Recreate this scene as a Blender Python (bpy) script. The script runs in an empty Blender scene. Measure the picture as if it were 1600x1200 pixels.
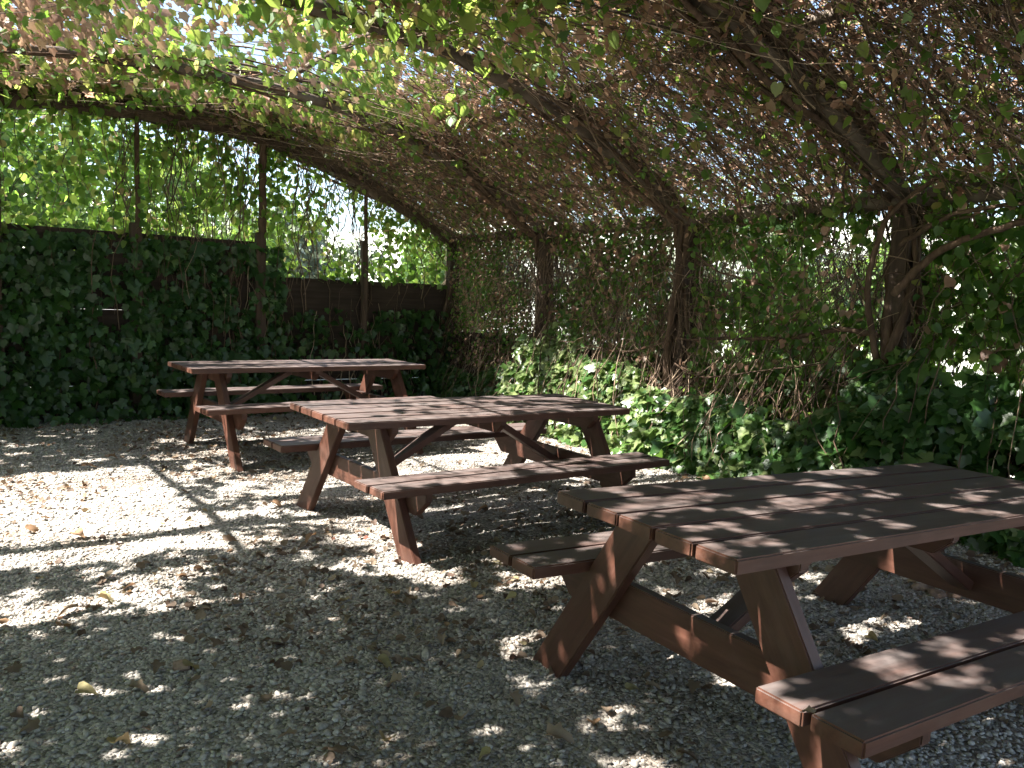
import bpy, bmesh, math, random
import numpy as np
from mathutils import Vector, Matrix

rng = np.random.default_rng(7)
random.seed(7)
scene = bpy.context.scene
COL = scene.collection

# ------------------------------------------------------------------ layout
A = 0.6                                              # heading of the arbour
U = np.array([math.cos(A), math.sin(A), 0.0])        # along the back fence
V = np.array([-math.sin(A), math.cos(A), 0.0])       # along the side walls
CORNER = np.array([-0.86, 11.32, 0.0])
SUNV = np.array([-0.732, -0.2585, 1.0])              # towards the sun
POST_D = [0.0, 2.13, 4.33, 6.46, 8.60, 10.75]
PROF_X = [0, .7, 1.4, 2.1, 2.8, 3.5, 4.0]
PROF_Z = [3.36, 3.34, 3.27, 3.10, 2.84, 2.52, 2.25]


def W(s, d, z):
    s = np.asarray(s, float); d = np.asarray(d, float); z = np.asarray(z, float)
    s, d, z = np.broadcast_arrays(s, d, z)
    P = CORNER + s[..., None] * U - d[..., None] * V
    P = P.copy(); P[..., 2] = z
    return P


def prof(s):
    return np.interp(np.abs(np.asarray(s, float) + 4.0), PROF_X, PROF_Z)


# ------------------------------------------------------------------ object helpers
def tag(o, label=None, cat=None, group=None, kind=None):
    if label: o['label'] = label
    if cat: o['category'] = cat
    if group: o['group'] = group
    if kind: o['kind'] = kind
    return o


def link(o, parent=None):
    COL.objects.link(o)
    if parent is not None:
        o.parent = parent
    return o


def empty(name, loc=(0, 0, 0), rz=0.0):
    o = bpy.data.objects.new(name, None)
    o.empty_display_size = .2
    o.location = loc
    o.rotation_euler = (0, 0, rz)
    return link(o)


def mesh_np(name, verts, loops, starts, mat, parent=None, tint=None, smooth=False):
    me = bpy.data.meshes.new(name)
    verts = np.ascontiguousarray(verts, np.float32).reshape(-1, 3)
    loops = np.ascontiguousarray(loops, np.int32).ravel()
    starts = np.ascontiguousarray(starts, np.int32).ravel()
    me.vertices.add(len(verts)); me.vertices.foreach_set('co', verts.ravel())
    me.loops.add(len(loops)); me.loops.foreach_set('vertex_index', loops)
    me.polygons.add(len(starts)); me.polygons.foreach_set('loop_start', starts)
    if tint is not None:
        at = me.attributes.new('tint', 'FLOAT', 'FACE')
        at.data.foreach_set('value', np.ascontiguousarray(tint, np.float32))
    me.update(calc_edges=True)
    if smooth:
        me.polygons.foreach_set('use_smooth', np.ones(len(starts), bool))
    me.materials.append(mat)
    o = bpy.data.objects.new(name, me)
    return link(o, parent)


def bm_obj(name, bm, mat, parent=None, smooth=False):
    me = bpy.data.meshes.new(name)
    bm.to_mesh(me); bm.free()
    if smooth:
        me.polygons.foreach_set('use_smooth', np.ones(len(me.polygons), bool))
    me.materials.append(mat)
    return link(bpy.data.objects.new(name, me), parent)


def add_board(bm, x0, x1, y0, y1, z0, z1, bev=.004, jit=0.0):
    m = bmesh.new()
    bmesh.ops.create_cube(m, size=1)
    for v in m.verts:
        v.co = Vector((x0 if v.co.x < 0 else x1, y0 if v.co.y < 0 else y1, z0 if v.co.z < 0 else z1))
    if jit:
        for v in m.verts:
            v.co += Vector((random.uniform(-jit, jit), random.uniform(-jit, jit) * .4, random.uniform(-jit, jit) * .3))
    if bev:
        bmesh.ops.bevel(m, geom=list(m.edges), offset=bev, segments=2, affect='EDGES', clamp_overlap=True)
    t = bpy.data.meshes.new('t'); m.to_mesh(t); m.free()
    bm.from_mesh(t); bpy.data.meshes.remove(t)


def add_prism(bm, pts, y0, y1, bev=.004):
    """pts: outline in x,z; extruded along y"""
    m = bmesh.new()
    a = [m.verts.new((p[0], y0, p[1])) for p in pts]
    f = m.faces.new(a)
    r = bmesh.ops.extrude_face_region(m, geom=[f])
    for v in r['geom']:
        if isinstance(v, bmesh.types.BMVert): v.co.y = y1
    bmesh.ops.recalc_face_normals(m, faces=list(m.faces))
    bmesh.ops.bevel(m, geom=list(m.edges), offset=bev, segments=2, affect='EDGES', clamp_overlap=True)
    t = bpy.data.meshes.new('t'); m.to_mesh(t); m.free()
    bm.from_mesh(t); bpy.data.meshes.remove(t)


# ------------------------------------------------------------------ numpy generators
def nrm(a):
    return a / np.maximum(np.linalg.norm(a, axis=-1, keepdims=True), 1e-9)


def tubes(paths, radii, sides=3):
    """paths (M,K,3), radii (M,K) -> verts, loops, starts"""
    M, K, _ = paths.shape
    tan = np.empty_like(paths)
    tan[:, 1:-1] = paths[:, 2:] - paths[:, :-2]
    tan[:, 0] = paths[:, 1] - paths[:, 0]; tan[:, -1] = paths[:, -1] - paths[:, -2]
    tan = nrm(tan)
    ref = np.where(np.abs(tan[:, :1, 2:3]) > .8, np.array([1., 0, 0]), np.array([0, 0, 1.]))
    ref = np.broadcast_to(ref, tan.shape)
    a = nrm(np.cross(tan, ref)); b = np.cross(tan, a)
    ang = np.arange(sides) * 2 * np.pi / sides
    ring = a[:, :, None] * np.cos(ang)[None, None, :, None] + b[:, :, None] * np.sin(ang)[None, None, :, None]
    vs = paths[:, :, None] + ring * radii[:, :, None, None]
    idx = np.arange(M * K * sides).reshape(M, K, sides)
    i0 = idx[:, :-1]; i1 = idx[:, 1:]
    q = np.stack([i0, np.roll(i0, -1, 2), np.roll(i1, -1, 2), i1], -1).reshape(-1, 4)
    starts = np.arange(len(q)) * 4
    return vs.reshape(-1, 3), q.reshape(-1), starts


def tube_obj(name, paths, radii, mat, parent=None, sides=3, tint=None, smooth=True):
    v, l, st = tubes(paths, radii, sides)
    t = None
    if tint is not None:
        t = np.repeat(tint, (paths.shape[1] - 1) * sides)
    return mesh_np(name, v, l, st, mat, parent, t, smooth)


IVY = np.array([[0, 0], [.16, -.10], [.44, .02], [.40, .22], [.56, .46], [.30, .52], [.20, .76], [0, 1.0], [0, .42]])
HEART = np.array([[0, 0], [.14, -.09], [.36, -.02], [.47, .22], [.44, .46], [.30, .70], [.13, .88], [0, 1.0], [0, .45]])
KITE = np.array([[0, 0], [.42, .38], [0, 1.0]])


def leaves(P, N, T, size, tint, template='ivy', fold=.25, curl=.2):
    """one leaf per row: base point P, blade normal N, tip direction T"""
    n = len(P)
    T = nrm(T - (T * N).sum(-1, keepdims=True) * N)
    B = np.cross(N, T)
    if template == 'kite':
        xs = np.array([0, .42, 0, -.42]); ys = np.array([0, .38, 1., .38])
        zs = fold * np.abs(xs) - curl * ys ** 2 * .5
        loop = np.array([[0, 1, 2, 0, 2, 3]]); cnt = [3, 3]
    else:
        tp = IVY if template == 'ivy' else HEART
        h = tp[1:7]
        xs = np.concatenate([[0], h[:, 0], [0, 0], -h[:, 0]])
        ys = np.concatenate([[0], h[:, 1], [1.0, tp[8, 1]], h[:, 1]])
        zs = fold * np.abs(xs) - curl * ys ** 2 * .6 - .25 * xs ** 2
        loop = np.array([[0, 1, 2, 3, 4, 5, 6, 7, 8, 0, 8, 7, 14, 13, 12, 11, 10, 9]]); cnt = [9, 9]
    k = len(xs)
    wob = 1 + rng.normal(0, .07, (n, k))
    X = xs[None] * wob * size[:, None] * rng.uniform(.8, 1.1, (n, 1))
    Y = ys[None] * size[:, None] * (1 + rng.normal(0, .04, (n, k)))
    Zs = zs[None] * size[:, None] * rng.uniform(.3, 1.6, (n, 1))
    vs = P[:, None] + X[..., None] * B[:, None] + Y[..., None] * T[:, None] + Zs[..., None] * N[:, None]
    lp = (loop + (np.arange(n) * k)[:, None]).ravel()
    per = len(loop[0])
    st = (np.arange(n)[:, None] * per + np.array([0, cnt[0]])[None]).ravel()
    return vs.reshape(-1, 3), lp, st, np.repeat(tint, 2)


def leaf_obj(name, P, N, T, size, tint, mat, parent=None, template='ivy', **kw):
    if len(P) == 0:
        return None
    v, l, s, t = leaves(P, N, T, size, tint, template, **kw)
    return mesh_np(name, v, l, s, mat, parent, t)


class Noise2:
    """smooth value noise"""
    def __init__(self, cell, seed):
        self.c = cell
        self.g = np.random.default_rng(seed).random((64, 64))

    def __call__(self, x, y):
        x = np.asarray(x) / self.c + 900; y = np.asarray(y) / self.c + 900
        i = np.floor(x).astype(int); j = np.floor(y).astype(int)
        fx = x - i; fy = y - j
        fx = fx * fx * (3 - 2 * fx); fy = fy * fy * (3 - 2 * fy)
        g = lambda a, b: self.g[a % 64, b % 64]
        return (g(i, j) * (1 - fx) * (1 - fy) + g(i + 1, j) * fx * (1 - fy) +
                g(i, j + 1) * (1 - fx) * fy + g(i + 1, j + 1) * fx * fy)


# ------------------------------------------------------------------ materials
def mat_new(name):
    m = bpy.data.materials.new(name)
    m.use_nodes = True
    nt = m.node_tree
    b = nt.nodes['Principled BSDF']
    return m, nt, b


def node(nt, t, **kw):
    n = nt.nodes.new(t)
    for k, v in kw.items():
        setattr(n, k, v)
    return n


def ramp(nt, stops):
    r = node(nt, 'ShaderNodeValToRGB')
    el = r.color_ramp.elements
    while len(el) < len(stops):
        el.new(.5)
    for e, (p, c) in zip(el, stops):
        e.position = p; e.color = (*c, 1)
    return r


def noise_tex(nt, vec, scale, detail=4, rough=.55, mapping=None):
    if mapping is not None:
        mp = node(nt, 'ShaderNodeMapping'); mp.inputs['Scale'].default_value = mapping
        nt.links.new(vec, mp.inputs['Vector']); vec = mp.outputs['Vector']
    n = node(nt, 'ShaderNodeTexNoise')
    n.inputs['Scale'].default_value = scale; n.inputs['Detail'].default_value = detail
    n.inputs['Roughness'].default_value = rough
    nt.links.new(vec, n.inputs['Vector'])
    return n


def bump(nt, b, h, strength, dist):
    bp = node(nt, 'ShaderNodeBump')
    bp.inputs['Strength'].default_value = strength; bp.inputs['Distance'].default_value = dist
    nt.links.new(h, bp.inputs['Height']); nt.links.new(bp.outputs['Normal'], b.inputs['Normal'])


def wood(name, c0, c1, c2, grain=(3, 45, 45), rough=.6, bmp=.25, wear=None, grey=None):
    m, nt, b = mat_new(name)
    tc = node(nt, 'ShaderNodeTexCoord')
    vec = tc.outputs['Object']
    n1 = noise_tex(nt, vec, 1.0, 6, .6, grain)
    n2 = noise_tex(nt, vec, 3.0, 3, .5)
    r = ramp(nt, [(.25, c0), (.5, c1), (.78, c2)])
    nt.links.new(n1.outputs['Fac'], r.inputs['Fac'])
    mx = node(nt, 'ShaderNodeMixRGB', blend_type='MULTIPLY'); mx.inputs['Fac'].default_value = 1
    r2 = ramp(nt, [(.3, (.72, .72, .72)), (.7, (1.12, 1.1, 1.08))])
    nt.links.new(n2.outputs['Fac'], r2.inputs['Fac'])
    nt.links.new(r.outputs['Color'], mx.inputs[1]); nt.links.new(r2.outputs['Color'], mx.inputs[2])
    out = mx.outputs['Color']
    if wear:
        n3 = noise_tex(nt, vec, 1.0, 5, .65, (5, 14, 14))
        r3 = ramp(nt, [(.50, (0, 0, 0)), (.68, (1, 1, 1))])
        nt.links.new(n3.outputs['Fac'], r3.inputs['Fac'])
        m3 = node(nt, 'ShaderNodeMixRGB'); m3.inputs[2].default_value = (*wear, 1)
        k = node(nt, 'ShaderNodeMath', operation='MULTIPLY'); k.inputs[1].default_value = .55
        nt.links.new(r3.outputs['Color'], k.inputs[0]); nt.links.new(k.outputs[0], m3.inputs['Fac'])
        nt.links.new(out, m3.inputs[1]); out = m3.outputs['Color']
    geo = node(nt, 'ShaderNodeNewGeometry')
    ri = ramp(nt, [(0, (.78, .78, .80)), (1, (1.18, 1.15, 1.12))])
    nt.links.new(geo.outputs['Random Per Island'], ri.inputs['Fac'])
    mi = node(nt, 'ShaderNodeMixRGB', blend_type='MULTIPLY'); mi.inputs['Fac'].default_value = 1
    nt.links.new(out, mi.inputs[1]); nt.links.new(ri.outputs['Color'], mi.inputs[2]); out = mi.outputs['Color']
    if grey:  # up-facing boards greyed: weathering, plus sky sheen put into the colour
        sx = node(nt, 'ShaderNodeSeparateXYZ'); nt.links.new(geo.outputs['Normal'], sx.inputs[0])
        rg = ramp(nt, [(.6, (0, 0, 0)), (.95, (1, 1, 1))]); nt.links.new(sx.outputs[2], rg.inputs['Fac'])
        n5 = noise_tex(nt, vec, 1.0, 6, .65, (2.2, 16, 16))
        r5 = ramp(nt, [(.35, (.45, .45, .45)), (.65, (.95, .95, .95))]); nt.links.new(n5.outputs['Fac'], r5.inputs['Fac'])
        mu = node(nt, 'ShaderNodeMath', operation='MULTIPLY'); nt.links.new(rg.outputs['Color'], mu.inputs[0]); nt.links.new(r5.outputs['Color'], mu.inputs[1])
        m5 = node(nt, 'ShaderNodeMixRGB'); m5.inputs[2].default_value = (*grey, 1)
        nt.links.new(mu.outputs[0], m5.inputs['Fac']); nt.links.new(out, m5.inputs[1]); out = m5.outputs['Color']
    nt.links.new(out, b.inputs['Base Color'])
    b.inputs['Roughness'].default_value = rough
    b.inputs['Specular IOR Level'].default_value = .4 if grey else .3
    bump(nt, b, n1.outputs['Fac'], bmp, .004)
    return m


def leaf_mat(name, stops, tstops, trans=.45, rough=.42, spec=.4):
    m, nt, b = mat_new(name)
    at = node(nt, 'ShaderNodeAttribute', attribute_name='tint')
    r = ramp(nt, stops); rt = ramp(nt, tstops)
    tc = node(nt, 'ShaderNodeTexCoord')
    n = noise_tex(nt, tc.outputs['Object'], 60, 2)
    mm = node(nt, 'ShaderNodeMixRGB', blend_type='MULTIPLY'); mm.inputs['Fac'].default_value = 1
    rr = ramp(nt, [(.3, (.75, .75, .75)), (.7, (1.15, 1.15, 1.15))])
    nt.links.new(n.outputs['Fac'], rr.inputs['Fac'])
    nt.links.new(at.outputs['Fac'], r.inputs['Fac']); nt.links.new(at.outputs['Fac'], rt.inputs['Fac'])
    nt.links.new(r.outputs['Color'], mm.inputs[1]); nt.links.new(rr.outputs['Color'], mm.inputs[2])
    nt.links.new(mm.outputs['Color'], b.inputs['Base Color'])
    b.inputs['Roughness'].default_value = rough
    b.inputs['Specular IOR Level'].default_value = spec
    tr = node(nt, 'ShaderNodeBsdfTranslucent')
    nt.links.new(rt.outputs['Color'], tr.inputs['Color'])
    mix = node(nt, 'ShaderNodeMixShader'); mix.inputs['Fac'].default_value = trans
    out = nt.nodes['Material Output']
    nt.links.new(b.outputs[0], mix.inputs[1]); nt.links.new(tr.outputs[0], mix.inputs[2])
    nt.links.new(mix.outputs[0], out.inputs['Surface'])
    return m


def tint_mat(name, stops, rough=.8, scale=40, spec=.3, bmp=.4, dist=.003):
    m, nt, b = mat_new(name)
    at = node(nt, 'ShaderNodeAttribute', attribute_name='tint')
    r = ramp(nt, stops)
    nt.links.new(at.outputs['Fac'], r.inputs['Fac'])
    tc = node(nt, 'ShaderNodeTexCoord')
    n = noise_tex(nt, tc.outputs['Object'], scale, 4)
    rr = ramp(nt, [(.3, (.7, .7, .7)), (.7, (1.2, 1.2, 1.2))])
    nt.links.new(n.outputs['Fac'], rr.inputs['Fac'])
    mm = node(nt, 'ShaderNodeMixRGB', blend_type='MULTIPLY'); mm.inputs['Fac'].default_value = 1
    nt.links.new(r.outputs['Color'], mm.inputs[1]); nt.links.new(rr.outputs['Color'], mm.inputs[2])
    nt.links.new(mm.outputs['Color'], b.inputs['Base Color'])
    b.inputs['Roughness'].default_value = rough
    b.inputs['Specular IOR Level'].default_value = spec
    if bmp: bump(nt, b, n.outputs['Fac'], bmp, dist)
    return m


M_TABLE = wood('stained_wood', (.050, .020, .013), (.076, .032, .021), (.104, .048, .033), wear=(.10, .056, .042), rough=.45, grey=(.112, .096, .091))
M_FENCE = wood('dark_planks', (.018, .013, .011), (.034, .024, .019), (.055, .04, .032), grain=(2, 30, 30), rough=.8, bmp=.5)
M_POST = wood('weathered_post', (.04, .027, .02), (.075, .052, .038), (.12, .088, .066), grain=(30, 30, 2), rough=.85, bmp=.6)
M_RIB = wood('weathered_pole', (.055, .042, .034), (.10, .08, .064), (.16, .135, .11), grain=(9, 9, 9), rough=.8, bmp=.6)
M_BARK = wood('vine_bark', (.035, .022, .014), (.085, .055, .037), (.16, .11, .078), grain=(25, 25, 6), rough=.9, bmp=.8)
M_STEM = tint_mat('dry_stems', [(0, (.05, .034, .023)), (.5, (.13, .09, .06)), (.85, (.25, .185, .13)), (1, (.38, .30, .22))], rough=.75, scale=80, bmp=0)
M_WALLSTEM = tint_mat('wall_stems', [(0, (.05, .03, .02)), (.6, (.13, .085, .055)), (1, (.36, .27, .19))], rough=.75, scale=80, bmp=0)
G_STOPS = [(0, (.028, .07, .016)), (.35, (.05, .11, .022)), (.55, (.085, .15, .03)), (.68, (.14, .16, .04)), (.76, (.25, .17, .11)), (.88, (.34, .20, .145)), (1, (.19, .105, .068))]
G_TRANS = [(0, (.11, .25, .025)), (.35, (.26, .44, .06)), (.55, (.42, .56, .11)), (.68, (.56, .54, .15)), (.76, (.60, .42, .25)), (.88, (.56, .35, .24)), (1, (.28, .15, .09))]
M_LEAF = leaf_mat('vine_leaf', G_STOPS, G_TRANS, .5)
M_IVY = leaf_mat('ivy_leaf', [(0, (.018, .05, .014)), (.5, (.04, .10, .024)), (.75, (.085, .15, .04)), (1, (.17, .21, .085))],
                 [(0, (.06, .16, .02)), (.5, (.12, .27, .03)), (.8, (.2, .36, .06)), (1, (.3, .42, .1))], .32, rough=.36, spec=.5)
M_DRY = leaf_mat('fallen_leaf', [(0, (.09, .06, .045)), (.4, (.15, .115, .083)), (.65, (.25, .195, .14)), (.85, (.27, .24, .12)), (1, (.20, .09, .065))],
                 [(0, (.1, .05, .03)), (.5, (.3, .17, .09)), (1, (.35, .2, .1))], .25, rough=.7, spec=.2)
M_PEB = tint_mat('gravel_stones', [(0, (.15, .136, .118)), (.3, (.28, .258, .228)), (.7, (.41, .38, .342)), (.92, (.52, .49, .445)), (1, (.26, .19, .15))], rough=.85, scale=120, spec=.25, bmp=.5, dist=.002)
M_STONE = tint_mat('brown_stone', [(0, (.16, .10, .075)), (1, (.30, .21, .16))], rough=.85, scale=30, bmp=.7, dist=.006)


def ground_mat(name, gravel=True):
    m, nt, b = mat_new(name)
    tc = node(nt, 'ShaderNodeTexCoord'); vec = tc.outputs['Object']
    if gravel:
        vo = node(nt, 'ShaderNodeTexVoronoi'); vo.inputs['Scale'].default_value = 70
        vo2 = node(nt, 'ShaderNodeTexVoronoi'); vo2.inputs['Scale'].default_value = 150
        wn = noise_tex(nt, vec, 14, 3)
        mixv = node(nt, 'ShaderNodeMixRGB', blend_type='ADD'); mixv.inputs['Fac'].default_value = .02
        nt.links.new(vec, mixv.inputs[1]); nt.links.new(wn.outputs['Color'], mixv.inputs[2])
        nt.links.new(mixv.outputs['Color'], vo.inputs['Vector']); nt.links.new(mixv.outputs['Color'], vo2.inputs['Vector'])
        sep = node(nt, 'ShaderNodeSeparateColor'); nt.links.new(vo.outputs['Color'], sep.inputs[0])
        r = ramp(nt, [(0, (.125, .115, .10)), (.4, (.25, .233, .208)), (.8, (.375, .35, .315)), (1, (.45, .425, .39))])
        nt.links.new(sep.outputs[0], r.inputs['Fac'])
        n2 = noise_tex(nt, vec, 1.3, 5, .6)
        r2 = ramp(nt, [(.40, (.62, .53, .46)), (.56, (1, 1, 1))])
        nt.links.new(n2.outputs['Fac'], r2.inputs['Fac'])
        mm = node(nt, 'ShaderNodeMixRGB', blend_type='MULTIPLY'); mm.inputs['Fac'].default_value = .8
        nt.links.new(r.outputs['Color'], mm.inputs[1]); nt.links.new(r2.outputs['Color'], mm.inputs[2])
        nt.links.new(mm.outputs['Color'], b.inputs['Base Color'])
        inv = node(nt, 'ShaderNodeMath', operation='SUBTRACT'); inv.inputs[0].default_value = 1
        nt.links.new(vo.outputs['Distance'], inv.inputs[1])
        ad = node(nt, 'ShaderNodeMath', operation='MULTIPLY_ADD'); ad.inputs[1].default_value = .35
        nt.links.new(vo2.outputs['Distance'], ad.inputs[0]); nt.links.new(inv.outputs[0], ad.inputs[2])
        bump(nt, b, ad.outputs[0], .9, .012)
    else:
        n = noise_tex(nt, vec, .25, 8, .65)
        n2 = noise_tex(nt, vec, 14, 4)
        r = ramp(nt, [(.3, (.36, .37, .30)), (.52, (.46, .46, .41)), (.72, (.22, .27, .15))])
        nt.links.new(n.outputs['Fac'], r.inputs['Fac'])
        nt.links.new(r.outputs['Color'], b.inputs['Base Color'])
        bump(nt, b, n2.outputs['Fac'], .6, .05)
    b.inputs['Roughness'].default_value = .9
    b.inputs['Specular IOR Level'].default_value = .2
    return m


M_GRAVEL = ground_mat('gravel')
M_FIELD = ground_mat('dry_field', False)

# ------------------------------------------------------------------ light map wanted on the ground (how open the roof is)
def sbox(s, d, s0, s1, d0, d1, e):
    f = lambda x, a, b: np.clip((x - a) / e + .5, 0, 1) * np.clip((b - x) / e + .5, 0, 1)
    return f(s, s0, s1) * f(d, d0, d1)


ZONES = [  # s0, s1, d0, d1, edge, openness
    (-9.0, -3.0, -2.0, 1.0, .6, .05), (-5.8, -3.7, .9, 2.7, .5, .14),
    (-3.9, -.9, 1.5, 2.9, .5, .52), (-4.4, -2.3, 2.7, 5.1, .5, .32),
    (-2.7, .35, 2.2, 5.0, .6, .74), (-3.9, -1.2, 4.9, 6.2, .4, .58),
    (-4.6, -3.8, 5.0, 6.1, .4, .18), (-5.9, -4.7, 5.55, 6.2, .35, .5),
    (-1.2, .5, 1.7, 5.3, .5, .95), (.45, 2.4, .3, 6.2, .5, .17), (-.9, .6, 5.2, 6.6, .6, .50), (-.4, .6, 6.6, 9, .6, .14), (.5, 2.6, 6.0, 10, .6, .09),
    (-3.7, -1.0, 7.0, 8.9, .5, .15), (-6.4, -4.4, 2.85, 5.2, .25, 1.0),
]


def openness(s, d):
    T = np.full(np.shape(s), .065)
    for z in ZONES:
        w = sbox(s, d, *z[:5])
        T = T * (1 - w) + z[5] * w
    return T


n_a = Noise2(.55, 1); n_b = Noise2(.22, 2); n_c = Noise2(1.3, 3)


n_h1 = Noise2(.19, 31); n_h2 = Noise2(.085, 32); n_h3 = Noise2(.9, 33)


def hole_raw(gs, gd):
    return .34 * n_h1(gs * .8, gd) + .50 * n_h2(gs * .8 + 5, gd + 3) + .24 * n_h3(gs, gd)


_q = np.sort(hole_raw(rng.uniform(-9, 3, 40000), rng.uniform(-2, 14, 40000)))


def in_gap(s, d, z, grow=1.0):
    """true where the crown has a gap for the sun"""
    gs = s + .75 * z; gd = d + .2 * z
    T = openness(gs, gd)
    rank = np.searchsorted(_q, hole_raw(gs, gd)) / len(_q)
    T = T + .9 * T * (1 - T)
    return rank < T * grow, T


# ------------------------------------------------------------------ ground
def grid_mesh(name, x0, x1, y0, y1, nx, ny, hf, mat):
    xs = np.linspace(x0, x1, nx); ys = np.linspace(y0, y1, ny)
    X, Y = np.meshgrid(xs, ys)
    P = np.stack([X, Y, hf(X, Y)], -1).reshape(-1, 3)
    i = np.arange(nx * ny).reshape(ny, nx)
    q = np.stack([i[:-1, :-1], i[:-1, 1:], i[1:, 1:], i[1:, :-1]], -1).reshape(-1, 4)
    return mesh_np(name, P, q, np.arange(len(q)) * 4, mat, smooth=True)


tag(grid_mesh('ground', -300, 300, -200, 400, 2, 2, lambda x, y: x * 0 - .02, M_FIELD), kind='structure')
nh = Noise2(.8, 11); nh2 = Noise2(.15, 12)


def gravel_z(x, y):
    return .03 * (nh(x, y) - .5) + .010 * (nh2(x, y) - .5)


gs = np.linspace(-13, .25, 190); gd = np.linspace(-.2, 15, 230)
SS, DD = np.meshgrid(gs, gd)
GP = W(SS, DD, 0 * SS)
GP[..., 2] = gravel_z(GP[..., 0], GP[..., 1])
i = np.arange(SS.size).reshape(SS.shape)
q = np.stack([i[:-1, :-1], i[1:, :-1], i[1:, 1:], i[:-1, 1:]], -1).reshape(-1, 4)
tag(mesh_np('gravel_ground', GP.reshape(-1, 3), q, np.arange(len(q)) * 4, M_GRAVEL, smooth=True), kind='structure')

# loose stones
t = (1 + 5 ** .5) / 2
ICO_V = nrm(np.array([[-1, t, 0], [1, t, 0], [-1, -t, 0], [1, -t, 0], [0, -1, t], [0, 1, t], [0, -1, -t], [0, 1, -t], [t, 0, -1], [t, 0, 1], [-t, 0, -1], [-t, 0, 1]], float))
ICO_F = np.array([[0, 11, 5], [0, 5, 1], [0, 1, 7], [0, 7, 10], [0, 10, 11], [1, 5, 9], [5, 11, 4], [11, 10, 2], [10, 7, 6], [7, 1, 8], [3, 9, 4], [3, 4, 2], [3, 2, 6], [3, 6, 8], [3, 8, 9], [4, 9, 5], [2, 4, 11], [6, 2, 10], [8, 6, 7], [9, 8, 1]])
OCT_V = np.array([[1, 0, 0], [-1, 0, 0], [0, 1, 0], [0, -1, 0], [0, 0, 1], [0, 0, -1]], float)
OCT_F = np.array([[0, 2, 4], [2, 1, 4], [1, 3, 4], [3, 0, 4], [2, 0, 5], [1, 2, 5], [3, 1, 5], [0, 3, 5]])


def stones(P, size, tint, bv, bf):
    n = len(P); k = len(bv)
    a = rng.uniform(0, 2 * np.pi, n); ca, sa = np.cos(a), np.sin(a)
    sc = np.stack([rng.uniform(.8, 1.35, n), rng.uniform(.6, .95, n), rng.uniform(.38, .7, n)], -1) * size[:, None]
    L = bv[None] * (1 + rng.normal(0, .16, (n, k, 1))) * sc[:, None]
    tx = rng.normal(0, .3, (n, 1))
    L[..., 2] += L[..., 0] * tx
    X = L[..., 0] * ca[:, None] - L[..., 1] * sa[:, None]; Y = L[..., 0] * sa[:, None] + L[..., 1] * ca[:, None]
    vs = np.stack([X, Y, L[..., 2]], -1) + P[:, None]
    f = (bf[None] + (np.arange(n) * k)[:, None, None]).reshape(-1)
    return vs.reshape(-1, 3), f, np.repeat(tint, len(bf))


def scatter_stones(n, y0, y1, smin, smax, bv, bf):
    y = np.sqrt(rng.uniform(y0 ** 2, y1 ** 2, n))
    x = rng.uniform(-1, 1, n) * (.66 * y + .5)
    rel = np.stack([x, y, 0 * x], -1) - CORNER
    s = rel @ U; d = -(rel @ V)
    ok = (s < -.05) & (d > .1)
    x, y = x[ok], y[ok]; n = len(x)
    size = smin + (smax - smin) * rng.random(n) ** 2.2
    big = rng.random(n) < .012
    size[big] *= 1.7
    z = gravel_z(x, y) + size * rng.uniform(-.1, .4, n)
    tint = np.clip(rng.normal(.5, .17, n), 0, .95); tint[rng.random(n) < .03] = 1
    tint = np.clip(tint - .25 * (n_c(x, y) < .38), 0, 1)
    return stones(np.stack([x, y, z], -1), size, tint, bv, bf)


parts = [scatter_stones(46000, 1.9, 4.4, .005, .0145, ICO_V, ICO_F), scatter_stones(52000, 4.4, 9.0, .007, .018, OCT_V, OCT_F)]
off = 0; vv, ff, tt = [], [], []
for v_, f_, t_ in parts:
    vv.append(v_); ff.append(f_ + off); tt.append(t_); off += len(v_)
ff = np.concatenate(ff)
tag(mesh_np('gravel', np.concatenate(vv), ff, np.arange(len(ff) // 3) * 3, M_PEB, tint=np.concatenate(tt)),
    'grey crushed stone gravel covering the arbour floor', 'gravel', kind='stuff')

# leaf litter nobody could count
def litter(n):
    s = rng.uniform(-5.9, -.2, n); d = rng.uniform(.3, 9.5, n)
    P = W(s, d, 0)
    p = .25 + 1.2 * (n_c(P[:, 0] + 3, P[:, 1]) > .55) + 1.3 * (s > -.9) + .8 * (d < 1.6) + 1.6 * sbox(s, d, -4.6, -3.4, 5.4, 7.2, .8) + 1.6 * sbox(s, d, -3.2, -1.2, 4.8, 6.2, .5)
    k = rng.random(n) < p / 2.2
    P = P[k]; n = len(P)
    P[:, 2] = gravel_z(P[:, 0], P[:, 1]) + rng.uniform(.008, .022, n)
    N = nrm(np.stack([rng.normal(0, .45, n), rng.normal(0, .45, n), np.ones(n)], -1))
    T = nrm(rng.normal(0, 1, (n, 3)))
    return P, N, T, rng.uniform(.015, .05, n), np.clip(rng.normal(.32, .25, n), 0, 1)


tag(leaf_obj('leaf_litter', *litter(9000), M_DRY, None, 'heart', fold=.5, curl=.7),
    'crumbled brown leaf litter spread through the gravel', 'leaf litter', kind='stuff')

# ------------------------------------------------------------------ countable fallen leaves
F_, PIT, ROLL, CAMH = 1285.4, .095, .0341, 1.3785
cF = np.array([0, math.cos(PIT), -math.sin(PIT)]); cU = np.array([0, math.sin(PIT), math.cos(PIT)]); cR = np.array([1., 0, 0])
ca, sa = math.cos(ROLL), math.sin(ROLL)
CAM_R = cR * ca + cU * sa; CAM_U = cU * ca - cR * sa


def spot(px, py):
    """ground point the photograph shows at this pixel"""
    dr = cF * F_ + CAM_R * (px - 800) - CAM_U * (py - 600)
    k = -CAMH / dr[2]
    return dr[0] * k, dr[1] * k


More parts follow.
